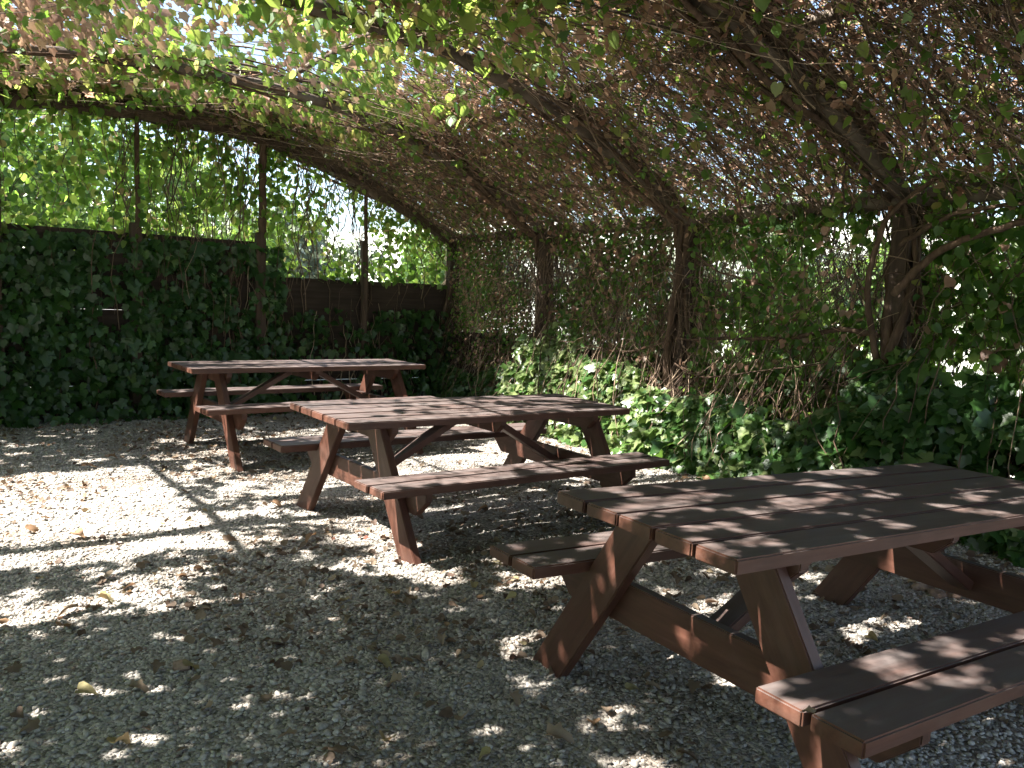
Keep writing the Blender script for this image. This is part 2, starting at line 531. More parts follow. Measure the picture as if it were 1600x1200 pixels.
fl_mesh = {}
for kind, tpl, tv in (('tan', 'ivy', .62), ('rust', 'heart', .95), ('olive', 'heart', .84), ('brown', 'ivy', .35)):
    o = leaf_obj('fallen_leaf', np.zeros((1, 3)), np.array([[0, 0, 1.]]), np.array([[0, 1., 0]]), np.array([1.]), np.array([tv]), M_DRY, None, tpl, fold=.55, curl=.75)
    me = o.data
    bm = bmesh.new(); bm.from_mesh(me)
    bmesh.ops.triangulate(bm, faces=list(bm.faces))
    bmesh.ops.subdivide_edges(bm, edges=list(bm.edges), cuts=1, use_grid_fill=True)
    for v in bm.verts:
        v.co.z += .05 * math.sin(v.co.x * 9 + v.co.y * 5) + random.uniform(-.02, .02)
    bm.to_mesh(me); bm.free()
    fl_mesh[kind] = me
    bpy.data.objects.remove(o)
FG = 'dry leaves dropped over the gravel'
LAB = {'tan': 'curled tan vine leaf lying on the grey gravel', 'rust': 'curled rust red leaf lying on the grey gravel',
       'olive': 'yellowish leaf lying on the grey gravel', 'brown': 'dull brown curled leaf lying on the grey gravel'}
SPECIAL = {(857, 1157): 'large tan curled leaf in the foreground beside a rusty leaf',
           (930, 1140): 'rust brown curled leaf right of the large tan leaf in the foreground',
           (155, 942): 'yellow leaf at the rim of the sunlit gravel on the left',
           (118, 960): 'orange leaf just below the yellow leaf on the left gravel',
           (590, 1042): 'pale olive folded leaf in shade below the middle table',
           (40, 832): 'pinkish red leaf at the left edge of the brightest sunlit gravel',
           (117, 838): 'second pinkish red leaf on the brightest sunlit gravel'}
PL = [(857, 1157, 'tan', .085), (930, 1140, 'rust', .06), (590, 1042, 'olive', .075), (600, 1168, 'olive', .06), (625, 1077, 'tan', .07), (290, 1052, 'olive', .065),
      (205, 1090, 'tan', .065), (122, 1095, 'olive', .06), (155, 942, 'olive', .075), (118, 960, 'tan', .075), (5, 985, 'rust', .07), (40, 832, 'rust', .09), (117, 838, 'rust', .085),
      (720, 1135, 'tan', .06), (545, 1045, 'tan', .06), (535, 1190, 'brown', .075), (800, 1095, 'tan', .06), (570, 1003, 'brown', .06), (740, 1020, 'brown', .06),
      (480, 895, 'brown', .085), (500, 890, 'brown', .08), (345, 1012, 'brown', .06), (250, 1047, 'brown', .06), (380, 990, 'brown', .06), (690, 1005, 'tan', .05),
      (490, 845, 'rust', .08), (425, 793, 'rust', .08), (610, 935, 'olive', .07), (650, 945, 'tan', .06), (790, 930, 'tan', .06), (805, 945, 'olive', .055),
      (130, 735, 'rust', .1), (335, 705, 'tan', .1), (170, 720, 'tan', .09), (350, 850, 'brown', .08), (410, 848, 'tan', .06), (95, 990, 'rust', .08),
      (60, 1150, 'brown', .06), (180, 1180, 'olive', .06), (30, 1060, 'brown', .06), (420, 1110, 'brown', .055), (460, 1165, 'tan', .05), (1010, 1080, 'tan', .05),
      (1085, 1075, 'brown', .06), (980, 1085, 'olive', .05), (1035, 1160, 'brown', .055), (870, 1010, 'brown', .05), (765, 1185, 'olive', .05), (330, 1120, 'tan', .05),
      (760, 800, 'rust', .08), (700, 830, 'brown', .08), (1100, 750, 'rust', .09), (1075, 752, 'tan', .08), (1130, 748, 'tan', .09), (530, 865, 'tan', .07), (1180, 905, 'tan', .06),
      (1430, 920, 'tan', .07), (1395, 905, 'tan', .07), (1120, 910, 'brown', .07), (1060, 905, 'brown', .06), (280, 905, 'tan', .06), (560, 955, 'brown', .06)]
for k, (px, py, kind, sz) in enumerate(PL):
    x, y = spot(px, py)
    o = bpy.data.objects.new('fallen_leaf', fl_mesh[kind])
    link(o)
    o.location = (x, y, float(gravel_z(x, y)) + .02 + .12 * sz)
    o.scale = (sz, sz, sz * random.uniform(.7, 1.3))
    o.rotation_euler = (random.uniform(-.35, .35), random.uniform(-.35, .35), random.uniform(0, 6.28))
    lab = SPECIAL.get((px, py))
    if lab: tag(o, lab, 'leaf', FG)
    else: tag(o, LAB[kind], 'leaf', LAB[kind].split(' lying')[0] + ' type on gravel')

# two small leaves lying on the furniture
for (loc, sz, lab) in (((.685, 1.725, .515), .03, 'tiny pale leaf lying on the left end of the near front bench'),
                       ((-1.50, 5.42, .475), .05, 'small pale curled leaf on the left end of the far bench of the middle table')):
    o = bpy.data.objects.new('fallen_leaf', fl_mesh['tan']); link(o)
    o.location = loc; o.scale = (sz, sz, sz * .7); o.rotation_euler = (.2, -.15, 1.1)
    tag(o, lab, 'leaf')

# brown stones in the light under the near table
for k, (px, py, r, lab) in enumerate([(1437, 925, .032, 'left brown stone of the small clump behind the near table'),
                                      (1463, 935, .036, 'middle brown stone of the small clump behind the near table'),
                                      (1490, 938, .026, 'right brown stone of the small clump behind the near table'),
                                      (285, 1000 + 45, .028, 'pale grey stone larger than the gravel round it, left foreground')]):
    x, y = spot(px, py)
    bm = bmesh.new(); bmesh.ops.create_icosphere(bm, subdivisions=3, radius=1)
    pv = np.random.default_rng(50 + k).normal(0, 1, (4, 3))
    for v in bm.verts:
        c = np.array(v.co)
        w_ = 1 + .2 * sum(math.sin(2.6 * float(c @ p) + i_) for i_, p in enumerate(pv)) / 2 + random.uniform(-.05, .05)
        v.co = Vector((c[0] * w_ * r * 1.25, c[1] * w_ * r, c[2] * w_ * r * .7))
    o = bm_obj('stone', bm, M_STONE, None)
    at = o.data.attributes.new('tint', 'FLOAT', 'FACE'); at.data.foreach_set('value', np.full(len(o.data.polygons), random.uniform(.2, 1), np.float32))
    o.location = (x, y, float(gravel_z(x, y)) + r * .4); o.rotation_euler = (0, 0, random.uniform(0, 6))
    tag(o, lab, 'stone')

# ------------------------------------------------------------------ picnic tables
TL, TW, TH, SO, SW, SH = 2.16, .77, .755, .765, .29, .468
TT = .042


def make_table():
    root = empty('picnic_table')
    bw = (TW - 4 * .014) / 5
    bm = bmesh.new()
    for k in range(5):
        y0 = -TW / 2 + k * (bw + .014)
        e = random.uniform(-.006, .006)
        add_board(bm, -TL / 2 + e, TL / 2 + e, y0, y0 + bw, TH - TT, TH + random.uniform(-.0015, .0015), .005)
    bm_obj('tabletop', bm, M_TABLE, root)
    sw = (SW - .014) / 2
    for sg in (1, -1):
        bm = bmesh.new()
        for k in range(2):
            y0 = SO - SW + k * (sw + .014)
            a, b = (y0, y0 + sw) if sg > 0 else (-y0 - sw, -y0)
            e = random.uniform(-.006, .006)
            add_board(bm, -TL / 2 + e, TL / 2 + e, a, b, SH - TT, SH + random.uniform(-.0015, .0015), .005)
        bm_obj('seat', bm, M_TABLE, root)
    lx = TL / 2 - .26                                         # plane of the trestles
    for sx in (-1, 1):
        # seat bearer with sloped ends, inside the legs
        bm = bmesh.new()
        zt, hb = SH - TT, .145
        y1 = SO - .03
        add_prism(bm, [(-y1, zt), (y1, zt), (y1, zt - .05), (y1 - .10, zt - hb), (-y1 + .10, zt - hb), (-y1, zt - .05)], -.021, .021)
        o = bm_obj('seat_bearer', bm, M_TABLE, root)
        o.rotation_euler = (0, 0, math.pi / 2); o.location = (sx * lx - sx * .0435, 0, 0)
        bm = bmesh.new()
        zt, hb = TH - TT, .10
        y1 = TW / 2 - .03
        add_prism(bm, [(-y1, zt), (y1, zt), (y1, zt - .035), (y1 - .07, zt - hb), (-y1 + .07, zt - hb), (-y1, zt - .035)], -.021, .021)
        o = bm_obj('top_cleat', bm, M_TABLE, root)
        o.rotation_euler = (0, 0, math.pi / 2); o.location = (sx * lx - sx * .0435, 0, 0)
        for sy in (-1, 1):
            # leg: sloped board cut level at the top and the ground
            yt, yb, w2 = .205, .695, .105
            zt, zb = TH - TT - .001, -.03
            bm = bmesh.new()
            L = math.hypot(yb - yt, zt - zb); ang = math.atan2(-(zt - zb), yb - yt)
            tn = (yb - yt) / (zt - zb)
            hw = .075
            add_prism(bm, [(hw * tn, hw), (-hw * tn, -hw), (L - hw * tn, -hw), (L + hw * tn, hw)], -.023, .023)
            o = bm_obj('leg', bm, M_TABLE, root)
            # local x runs down the leg, local z is across the board
            dirx = Vector((0, sy * (yb - yt), zb - zt)).normalized()
            nx = Vector((1, 0, 0))
            dz = Vector((0, sy * (zt - zb), (yb - yt))).normalized()
            dy = dz.cross(dirx)
            mtx = Matrix.Identity(4)
            for r_ in range(3):
                mtx[r_][0] = dirx[r_]; mtx[r_][1] = dy[r_]; mtx[r_][2] = dz[r_]
            mtx.translation = Vector((sx * lx + sx * .002, sy * yt, zt))
            o.matrix_local = mtx
        # brace from the bearer up to the middle of the top
        bm = bmesh.new()
        p0 = Vector((sx * (lx - .07), 0, SH - TT - .09)); p1 = Vector((sx * .12, 0, TH - TT - .03))
        L = (p1 - p0).length
        add_board(bm, 0, L, -.045, .045, -.021, .021, .004)
        o = bm_obj('brace', bm, M_TABLE, root)
        o.location = p0; o.rotation_euler = (0, -math.atan2(p1.z - p0.z, abs(p1.x - p0.x)), 0 if p1.x > p0.x else math.pi)
    bm = bmesh.new()
    zt, hb = TH - TT, .085
    y1 = TW / 2 - .04
    add_prism(bm, [(-y1, zt), (y1, zt), (y1, zt - .03), (y1 - .06, zt - hb), (-y1 + .06, zt - hb), (-y1, zt - .03)], -.021, .021)
    o = bm_obj('top_cleat', bm, M_TABLE, root)
    o.rotation_euler = (0, 0, math.pi / 2)
    return root


TABLES = [((-.275, 5.304, -.03), .673, .031, .015, 'brown wooden picnic table with benches standing in the middle in dappled sun'),
          ((1.245, 2.90, -.012), .577, .016, .032, 'dark brown picnic table nearest the camera, cut off by the right edge'),
          ((-1.92, 7.50, .035), .64, .004, .0, 'picnic table farthest back before the ivy covered fence')]
proto = make_table()
for k, (loc, yaw, ty, tx, lab) in enumerate(TABLES):
    if k == 0:
        r = proto
    else:
        r = proto.copy(); COL.objects.link(r)
        for ch in proto.children:
            c = ch.copy(); COL.objects.link(c); c.parent = r
    r.location = loc
    r.rotation_euler = Matrix.Rotation(yaw, 3, 'Z').to_euler()
    m3 = Matrix.Rotation(yaw, 3, 'Z') @ Matrix.Rotation(tx, 3, 'Y') @ Matrix.Rotation(ty, 3, 'X')
    r.rotation_euler = m3.to_euler()
    tag(r, lab, 'picnic table', 'wooden picnic tables on the gravel')

# ------------------------------------------------------------------ pergola
perg = empty('pergola', tuple(CORNER), A)
PINV = None
bpy.context.view_layer.update()


def in_local(o, parent):
    o.parent = parent
    o.matrix_parent_inverse = parent.matrix_world.inverted()


def log_path(pts, n):
    pts = np.asarray(pts, float)
    seg = np.concatenate([[0], np.cumsum(np.linalg.norm(np.diff(pts, axis=0), axis=1))])
    tt_ = np.linspace(0, seg[-1], n)
    return np.stack([np.interp(tt_, seg, pts[:, k]) for k in range(3)], -1)


def log_obj(name, pts, r, mat, parent, n=24, sides=10, wob=.012, taper=1.0):
    p = log_path(pts, n)
    p = p + np.cumsum(rng.normal(0, wob * .3, (n, 3)), 0) * np.sin(np.linspace(0, np.pi, n))[:, None]
    rad = r * np.linspace(1, taper, n) * (1 + rng.normal(0, .04, n))
    v, l, st = tubes(p[None], rad[None], sides)
    ends = [np.arange(sides)[::-1], np.arange(sides) + (n - 1) * sides]
    l = np.concatenate([l, ends[0], ends[1]])
    st = np.concatenate([st, [len(st) * 4, len(st) * 4 + sides]])
    v = v + rng.normal(0, r * .06, v.shape)
    o = mesh_np(name, v, l, st, mat, None, None, True)
    if parent is not None: in_local(o, parent)
    return o


def square_post(name, s, d, z0, z1, w, parent):
    bm = bmesh.new()
    add_board(bm, -w / 2, w / 2, -w / 2, w / 2, z0, z1, .008, .006)
    bmesh.ops.subdivide_edges(bm, edges=[e for e in bm.edges if abs(e.verts[0].co.z - e.verts[1].co.z) > .5], cuts=8)
    for v in bm.verts:
        v.co.x += .008 * math.sin(v.co.z * 3 + s * 7); v.co.y += .008 * math.cos(v.co.z * 2.3 + d * 5)
    o = bm_obj(name, bm, M_POST, None)
    o.location = tuple(W(s, d, 0)); o.rotation_euler = (0, 0, A + random.uniform(-.05, .05))
    bpy.context.view_layer.update()
    in_local(o, parent)
    return o


for d in POST_D:
    square_post('post', 0, d, -.1, 2.24, .14, perg)
    square_post('post', -8, d, -.1, 2.24, .14, perg)
    ss = np.linspace(.12, -8.12, 60)
    zz = prof(ss) - .03
    log_obj('rib', W(ss, d + 0 * ss, zz), {2.13: .045, 4.33: .055}.get(d, .066) if d > 0 else .10, M_RIB if d > 0 else M_POST, perg, 70, 12, .006)
for s, r in ((-1.55, .035), (-3.0, .026), (-4.9, .018), (-6.6, .028)):
    dd = np.linspace(-.15, 11.2, 40)
    log_obj('purlin', W(s + .03 * np.sin(dd * 2), dd, prof(s) + .10), r, M_RIB, perg, 60, 8, .012)
for s in (0, -8):
    dd = np.linspace(-.15, 11.0, 40)
    log_obj('eave_beam', W(s + 0 * dd, dd, 2.24 + .0 * dd), .065, M_RIB, perg, 60, 10, .01)
for s, w in ((-1.33, .075), (-2.65, .12), (-4.0, .11), (-5.3, .11), (-6.65, .11)):
    square_post('post', s, .06, -.1, 2.13 if s > -4.5 else float(prof(s)) - .1, w, perg)
    if s > -4.5:
        log_obj('pole', W(np.full(4, s + .02), np.full(4, .06) + rng.normal(0, .02, 4), np.array([1.9, 2.3, 2.7, float(prof(s)) + .0])), .026 if s != -2.65 else .045, M_BARK, perg, 16, 7, .008)
tag(perg, 'arched timber pergola with rough ribs overgrown by vines', 'pergola')

# ------------------------------------------------------------------ fences
def fence(name, runs, label, along):
    root = empty(name, tuple(CORNER), A)
    bpy.context.view_layer.update()
    for (a0, a1, top, bh) in runs:
        z = -.05
        while z < top - .04:
            h = min(bh + random.uniform(-.015, .015), top - z)
            bm = bmesh.new()
            add_board(bm, a0, a1, -.018, .018, 0, h - (-.004 if random.random() < .95 else .005), .003, .004)
            o = bm_obj('board', bm, M_FENCE, None)
            if along == 'u':
                o.location = tuple(W(0, -.05 + random.uniform(-.006, .006), z)); o.rotation_euler = (random.uniform(-.02, .02), random.uniform(-.002, .002), A)
            else:
                o.location = tuple(W(.10 + random.uniform(-.006, .006), 0, z)); o.rotation_euler = (0, random.uniform(-.002, .002), A - math.pi / 2)
            bpy.context.view_layer.update()
            in_local(o, root)
            z += h
    tag(root, label, 'fence')


fence('plank_fence', [(-8.0, -2.66, 2.02, .21), (-2.64, -.02, 1.63, .21)], 'dark horizontal plank fence stepped down towards the corner, ivy covered', 'u')
fence('plank_fence', [(.03, 2.10, 1.0, .2), (2.16, 4.30, .92, .2), (4.36, 6.43, .9, .2), (6.5, 10.7, .9, .2)], 'low dark plank fence along the right side behind ivy', 'v')

# ------------------------------------------------------------------ vines
def near_post(d):
    return np.abs(np.asarray(d)[:, None] - np.array(POST_D)[None]).argmin(1)


RNAMES = ['woody vine at the far right corner post beneath the brown tangle',
          'woody vine round the second right post from the far corner',
          'thick vine round the third right post from the far corner, dry tangle above',
          'heavy dark vine round the large post at the right with trailing branches',
          'vine with dark leaves filling the right edge overhead',
          'vine roofing the arbour above the camera on the right']
LNAMES = ['green vine with pinkish dry leaves roofing the far left end',
          'backlit green and dry pink vine across the upper left roof',
          'sunlit yellow green vine leaves hanging at the top middle left',
          'vine on the left roof nearer the camera',
          'vine on the left roof beside the camera',
          'vine on the left roof behind the camera']
VR = []; VL = []
for k, d in enumerate(POST_D):
    o = empty('climbing_vine', tuple(W(-.1, d, 0)), 0)
    tag(o, RNAMES[k], 'vine', 'woody vines trained over the pergola'); VR.append(o)
    o = empty('climbing_vine', tuple(W(-7.9, d, 0)), 0)
    tag(o, LNAMES[k], 'vine', 'woody vines trained over the pergola'); VL.append(o)
bpy.context.view_layer.update()


def owner_parts(P, d, s, name, maker):
    """split rows between the vine each belongs to; maker(mask, parent)"""
    idx = near_post(d + rng.normal(0, .25, len(d)))
    right = s + rng.normal(0, .3, len(s)) > -4.0
    for k in range(len(POST_D)):
        for side, lst in ((True, VR), (False, VL)):
            m = (idx == k) & (right == side)
            if m.sum():
                o = maker(m)
                o.name = name
                in_local(o, lst[k])


# --- roof stems
def roof_stems(n, s0, s1, d0, d1, lmin, lmax, r0, r1, spread, zlo, zhi, K=14, along=None):
    s = rng.uniform(s0, s1, n); d = rng.uniform(d0, d1, n)
    if along is None:
        th = rng.choice([0, np.pi], n) + rng.normal(0, spread, n)
    else:
        th = along + rng.normal(0, spread, n)
    L = rng.uniform(lmin, lmax, n)
    step = L / (K - 1)
    S = np.empty((n, K)); D = np.empty((n, K)); H = np.empty((n, K))
    h = rng.uniform(zlo, zhi, n); dh = rng.normal(0, .012, n)
    for k in range(K):
        S[:, k] = s; D[:, k] = d; H[:, k] = h
        th = th + rng.normal(0, .16, n)
        s = s + np.cos(th) * step; d = d + np.sin(th) * step
        dh = dh * .85 + rng.normal(0, .012, n); h = h + dh
        h = np.clip(h, zlo - .1, zhi + .1)
    over = np.maximum(S, .05) - .05
    Z = prof(np.clip(S, -8, 0)) + H - over * 1.2
    S = np.where(S > .1, .1 + (S - .1) * .3, S)
    P = W(S, D, Z)
    R = rng.uniform(r0, r1, n)[:, None] * np.linspace(1, .55, K)[None]
    g = openness((S + .75 * Z).mean(1), (D + .2 * Z).mean(1))
    keep = (rng.random(n) > np.clip((g - .12) * 1.75, 0, .96))
    keep &= ~((g > .8) & (S.mean(1) < -5.6))
    return P[keep], R[keep], S.mean(1)[keep], D.mean(1)[keep]


SETS = [  # right half: thick brown tangle
    roof_stems(4000, -3.4, .15, -.25, 9.8, 1.0, 2.6, .0018, .0055, .45, -.10, .30),
    roof_stems(3200, -3.2, .1, -.2, 9.6, .5, 1.6, .0015, .0038, 1.5, -.16, .28),
    roof_stems(700, -3.2, .05, -.2, 9.8, 1.5, 3.2, .006, .013, .35, -.02, .22),
    # left half, looser
    roof_stems(1500, -6.2, -3.0, -.25, 9.0, .8, 2.4, .0016, .005, .7, .02, .32),
    roof_stems(250, -6.2, -3.0, -.2, 9.0, 1.5, 3.0, .005, .011, .4, .04, .22),
    roof_stems(700, -8.1, -5.6, -.2, 12.0, 1, 2.4, .003, .009, .8, .02, .3, 10),
    roof_stems(500, -5.8, 0, 9.2, 12.2, 1, 2.4, .003, .009, .8, .02, .3, 10)]
P = np.concatenate([x[0] for x in SETS if x[0].shape[1] == 14]); R = np.concatenate([x[1] for x in SETS if x[0].shape[1] == 14])
s_ = np.concatenate([x[2] for x in SETS if x[0].shape[1] == 14]); d_ = np.concatenate([x[3] for x in SETS if x[0].shape[1] == 14])
tn = np.clip(rng.normal(.45, .25, len(P)), 0, 1)
owner_parts(P, d_, s_, 'dry_stems', lambda m: tube_obj('dry_stems', P[m], R[m], M_STEM, None, 3, tn[m]))
P2 = np.concatenate([x[0] for x in SETS if x[0].shape[1] == 10]); R2 = np.concatenate([x[1] for x in SETS if x[0].shape[1] == 10])
s2 = np.concatenate([x[2] for x in SETS if x[0].shape[1] == 10]); d2 = np.concatenate([x[3] for x in SETS if x[0].shape[1] == 10])
t2 = np.clip(rng.normal(.45, .25, len(P2)), 0, 1)
owner_parts(P2, d2, s2, 'dry_stems', lambda m: tube_obj('dry_stems', P2[m], R2[m], M_STEM, None, 3, t2[m]))

# --- roof leaves
def roof_leaves(n, s0, s1, d0, d1, size, hang=.18):
    s = rng.uniform(s0, s1, n); d = rng.uniform(d0, d1, n)
    h = rng.uniform(.02, .42, n)
    low = (rng.random(n) < np.where(s > -2.6, hang * .45, hang)) & (d > .9)
    h = np.where(d < .5, np.maximum(h, .1), h)
    h[low] = rng.uniform(-.22, .05, low.sum())
    z = prof(np.clip(s, -8, 0)) + h
    gap, T = in_gap(s, d, z, 1.12)
    keep = ~gap
    thin = .30 * np.clip((T - .25) * 2, 0, 1) + .24 * np.clip((s + 2.2) / .5, 0, 1) + .45 * np.exp(-((s + .3) / .7) ** 2) * (d > 5) * (n_a(s + 3, d) > .5)
    keep &= rng.random(n) > thin
    keep &= ~((T > .85) & (s < -5.5))
    s, d, z, low = s[keep], d[keep], z[keep], low[keep]
    n = len(s)
    P = W(s, d, z)
    up = np.where(low, .25, 1.0)[:, None] * np.array([0, 0, 1.])
    N = nrm(up + rng.normal(0, .5, (n, 3)))
    T_ = nrm(rng.normal(0, .6, (n, 3)) + np.array([0, 0, -.5]))
    sz = rng.uniform(size[0], size[1], n) * np.where(s > -2.4, np.where(low, .8, .62), 1.0)
    # colour: greener to the left and low, dry in the tangle and the pink patch
    dry = np.clip(.22 + .55 * np.clip((s + 3.2) / 1.0, 0, 1) + .75 * np.exp(-((s + 4.7) / .9) ** 2 - ((d - 2.2) / 1.1) ** 2) + .35 * (n_a(s + 5, d) - .5), 0, .9)
    dry = np.where(low, dry * .45, dry)
    isdry = rng.random(n) < dry
    tint = np.where(isdry, rng.uniform(.74, 1.0, n), np.clip(rng.normal(.36, .16, n), 0, .68))
    return s, d, P, N, T_, sz, tint


LS = [roof_leaves(140000, -6.1, .25, -.35, 9.4, (.05, .095)),
      roof_leaves(42000, -8.3, -6.1, -.35, 12.3, (.09, .14)),
      roof_leaves(30000, -6.1, .25, 9.4, 12.3, (.09, .14))]
s, d, P3, N3, T3, z3, t3 = LS[0]
owner_parts(P3, d, s, 'foliage', lambda m: leaf_obj('foliage', P3[m], N3[m], T3[m], z3[m], t3[m], M_LEAF, None, 'ivy'))
s, d, P4, N4, T4, z4, t4 = [np.concatenate([a, b]) for a, b in zip(LS[1], LS[2])]
owner_parts(P4, d, s, 'foliage', lambda m: leaf_obj('foliage', P4[m], N4[m], T4[m], z4[m], t4[m], M_LEAF, None, 'kite'))

# --- leafy shoots hanging under the roof at the upper left and middle
def shoot_leaves(n, s0, s1, d0, d1, h0, h1):
    s = rng.uniform(s0, s1, n); d = rng.uniform(d0, d1, n)
    z = prof(s) + rng.uniform(h0, h1, n)
    P = W(s, d, z)
    N = nrm(rng.normal(0, .6, (n, 3)) + np.array([-.5, -.3, .35]))
    T_ = nrm(rng.normal(0, .3, (n, 3)) + np.array([0, 0, -1.]))
    return s, d, P, N, T_, rng.uniform(.06, .105, n), np.clip(rng.normal(.48, .12, n), .1, .69)


HS = [shoot_leaves(26, -4.3, -3.0, 4.3, 5.6, -.22, -.02), shoot_leaves(150, -4.6, -2.0, 3.2, 6.0, -.20, .0), shoot_leaves(70, -5.6, -4.2, 4.2, 6.2, -.16, .02), shoot_leaves(110, -5.6, -4.3, .2, 1.0, -.18, .1),
      shoot_leaves(60, -2.4, -.3, 4.5, 7.6, -.25, .0), shoot_leaves(45, -1.2, -.1, 5.5, 7.5, -.35, .0)]
s, d, P5, N5, T5, z5, t5 = [np.concatenate(x) for x in zip(*HS)]
z5[:26] *= 1.35; t5[:26] = np.clip(t5[:26] + .06, 0, .69)
owner_parts(P5, d, s, 'hanging_leaves', lambda m: leaf_obj('hanging_leaves', P5[m], N5[m], T5[m], z5[m], t5[m], M_LEAF, None, 'heart'))

# --- edge-on leaves and dry clusters in the open upper left roof
n = 14000
s = rng.uniform(-6.0, -1.7, n); d = rng.uniform(.35, 5.6, n)
kp = (n_b(s + 9, d) * .5 + n_a(s, d + 9) * .5) > .44
s, d = s[kp], d[kp]; n = len(s)
P6 = W(s, d, prof(s) + rng.uniform(-.10, .34, n))
sd_ = SUNV / np.linalg.norm(SUNV)
N6 = nrm(rng.normal(0, 1, (n, 3))); N6 = nrm(N6 - .95 * (N6 @ sd_)[:, None] * sd_)
T6 = nrm(rng.normal(0, .4, (n, 3)) + np.array([0, 0, -.8]))
pk = np.exp(-((s + 5.0) / 1.0) ** 2 - ((d - 2.3) / 1.3) ** 2)
t6 = np.where(rng.random(n) < .18 + .6 * pk, rng.uniform(.74, .97, n), np.clip(rng.normal(.54, .12, n), .1, .7))
z6 = rng.uniform(.05, .09, n)
owner_parts(P6, d, s, 'hanging_leaves', lambda m: leaf_obj('hanging_leaves', P6[m], N6[m], T6[m], z6[m], t6[m], M_LEAF, None, 'ivy'))

# --- withered small leaves caught in the right hand tangle
n = 33000
s = rng.uniform(-3.4, .05, n); d = rng.uniform(-.2, 9.0, n)
kp = (n_b(s + 29, d) * .5 + n_a(s, d + 19) * .5) > .36
kp &= rng.random(n) > .9 * np.clip((openness(s + .75 * prof(s), d + .2 * prof(s)) - .4) * 3, 0, 1)
s, d = s[kp], d[kp]; n = len(s)
P8 = W(s, d, prof(s) + rng.uniform(-.06, .32, n))
N8 = nrm(rng.normal(0, 1, (n, 3))); N8 = nrm(N8 - .9 * (N8 @ sd_)[:, None] * sd_)
T8 = nrm(rng.normal(0, .7, (n, 3)) + np.array([0, 0, -.5]))
t8 = np.where(rng.random(n) < .58, rng.uniform(.75, 1.0, n), np.clip(rng.normal(.5, .13, n), .1, .7))
z8 = rng.uniform(.028, .058, n)
owner_parts(P8, d, s, 'withered_leaves', lambda m: leaf_obj('withered_leaves', P8[m], N8[m], T8[m], z8[m], t8[m], M_LEAF, None, 'heart'))

# --- a leafy shoot run along the second rib
n = 2600
s = rng.uniform(-6.0, -1.6, n); d = np.where(rng.random(n) < .6, 2.1, 4.25) + rng.normal(0, .13, n)
kp = (n_b(s + 19, d) > .38) & ((s < -3.1) | (rng.random(n) < .2))
s, d = s[kp], d[kp]; n = len(s)
P7 = W(s, d, prof(s) + rng.uniform(-.16, .12, n))
N7 = nrm(rng.normal(0, .6, (n, 3)) + np.array([.2, -.5, .5])); T7 = nrm(rng.normal(0, .5, (n, 3)) + np.array([0, 0, -.8]))
t7 = np.where(rng.random(n) < .25, rng.uniform(.74, .97, n), np.clip(rng.normal(.45, .13, n), .1, .7)); z7 = rng.uniform(.045, .085, n)
owner_parts(P7, d, s, 'hanging_leaves', lambda m: leaf_obj('hanging_leaves', P7[m], N7[m], T7[m], z7[m], t7[m], M_LEAF, None, 'heart'))

# --- trunks twisting up the right posts and out along the ribs
for k, d in enumerate(POST_D):
    for side, lst in ((0, VR), (-8, VL)):
        nt_ = (2, 3, 4, 5, 3, 2)[k] if side == 0 else 2
        sg = -1 if side == 0 else 1
        paths = []; rads = []
        for j in range(nt_):
            n = 34
            ph = rng.uniform(0, 6.28); tw = rng.uniform(1.2, 2.6) * rng.choice([-1, 1])
            t_ = np.linspace(0, 1, n)
            rr_ = .10 + .03 * np.sin(t_ * 9 + ph)
            zpost = np.minimum(t_ / .55, 1) * 2.25
            along = np.clip((t_ - .55) / .45, 0, 1) * rng.uniform(1.6, 3.4)
            S = side + sg * along + rr_ * np.cos(ph + tw * t_ * 4) * (1 - .3 * (along > 0))
            D = d + rr_ * np.sin(ph + tw * t_ * 4) + along * rng.normal(0, .06)
            Z = np.where(along > 0, prof(side + sg * along) - .06 + .07 * np.sin(ph + tw * 4 * t_), zpost - .03)
            paths.append(W(S, D, Z) + rng.normal(0, .008, (n, 3)))
            big = rng.uniform(.018, .042) * (1.15 if k in (2, 3) else .9)
            rads.append(big * np.linspace(1.15, .5, n) * (1 + rng.normal(0, .06, n)))
        o = tube_obj('trunk', np.array(paths), np.array(rads), M_BARK, None, 7)
        in_local(o, lst[k])

# --- smaller stems bundled along each rib
for k, d in enumerate(POST_D[:5]):
    m = 36; K = 40
    t_ = np.linspace(0, 1, K)
    a0 = rng.uniform(-4.5, -.1, m)
    S = a0[:, None] + (rng.uniform(1.2, 3.0, m) * rng.choice([-1, 1], m))[:, None] * t_[None]
    S = np.clip(S, -7.0, .02)
    D = d + rng.normal(0, .06, m)[:, None] + .07 * np.sin(t_[None] * rng.uniform(3, 9, (m, 1)) + rng.uniform(0, 6, (m, 1)))
    Z = prof(S) - .0 + rng.normal(.03, .06, m)[:, None] + .06 * np.cos(t_[None] * rng.uniform(3, 9, (m, 1)) + rng.uniform(0, 6, (m, 1)))
    o = tube_obj('branches', W(S, D, Z), rng.uniform(.004, .014, m)[:, None] * np.linspace(1.1, .5, K)[None], M_BARK, None, 5)
    in_local(o, VR[k])

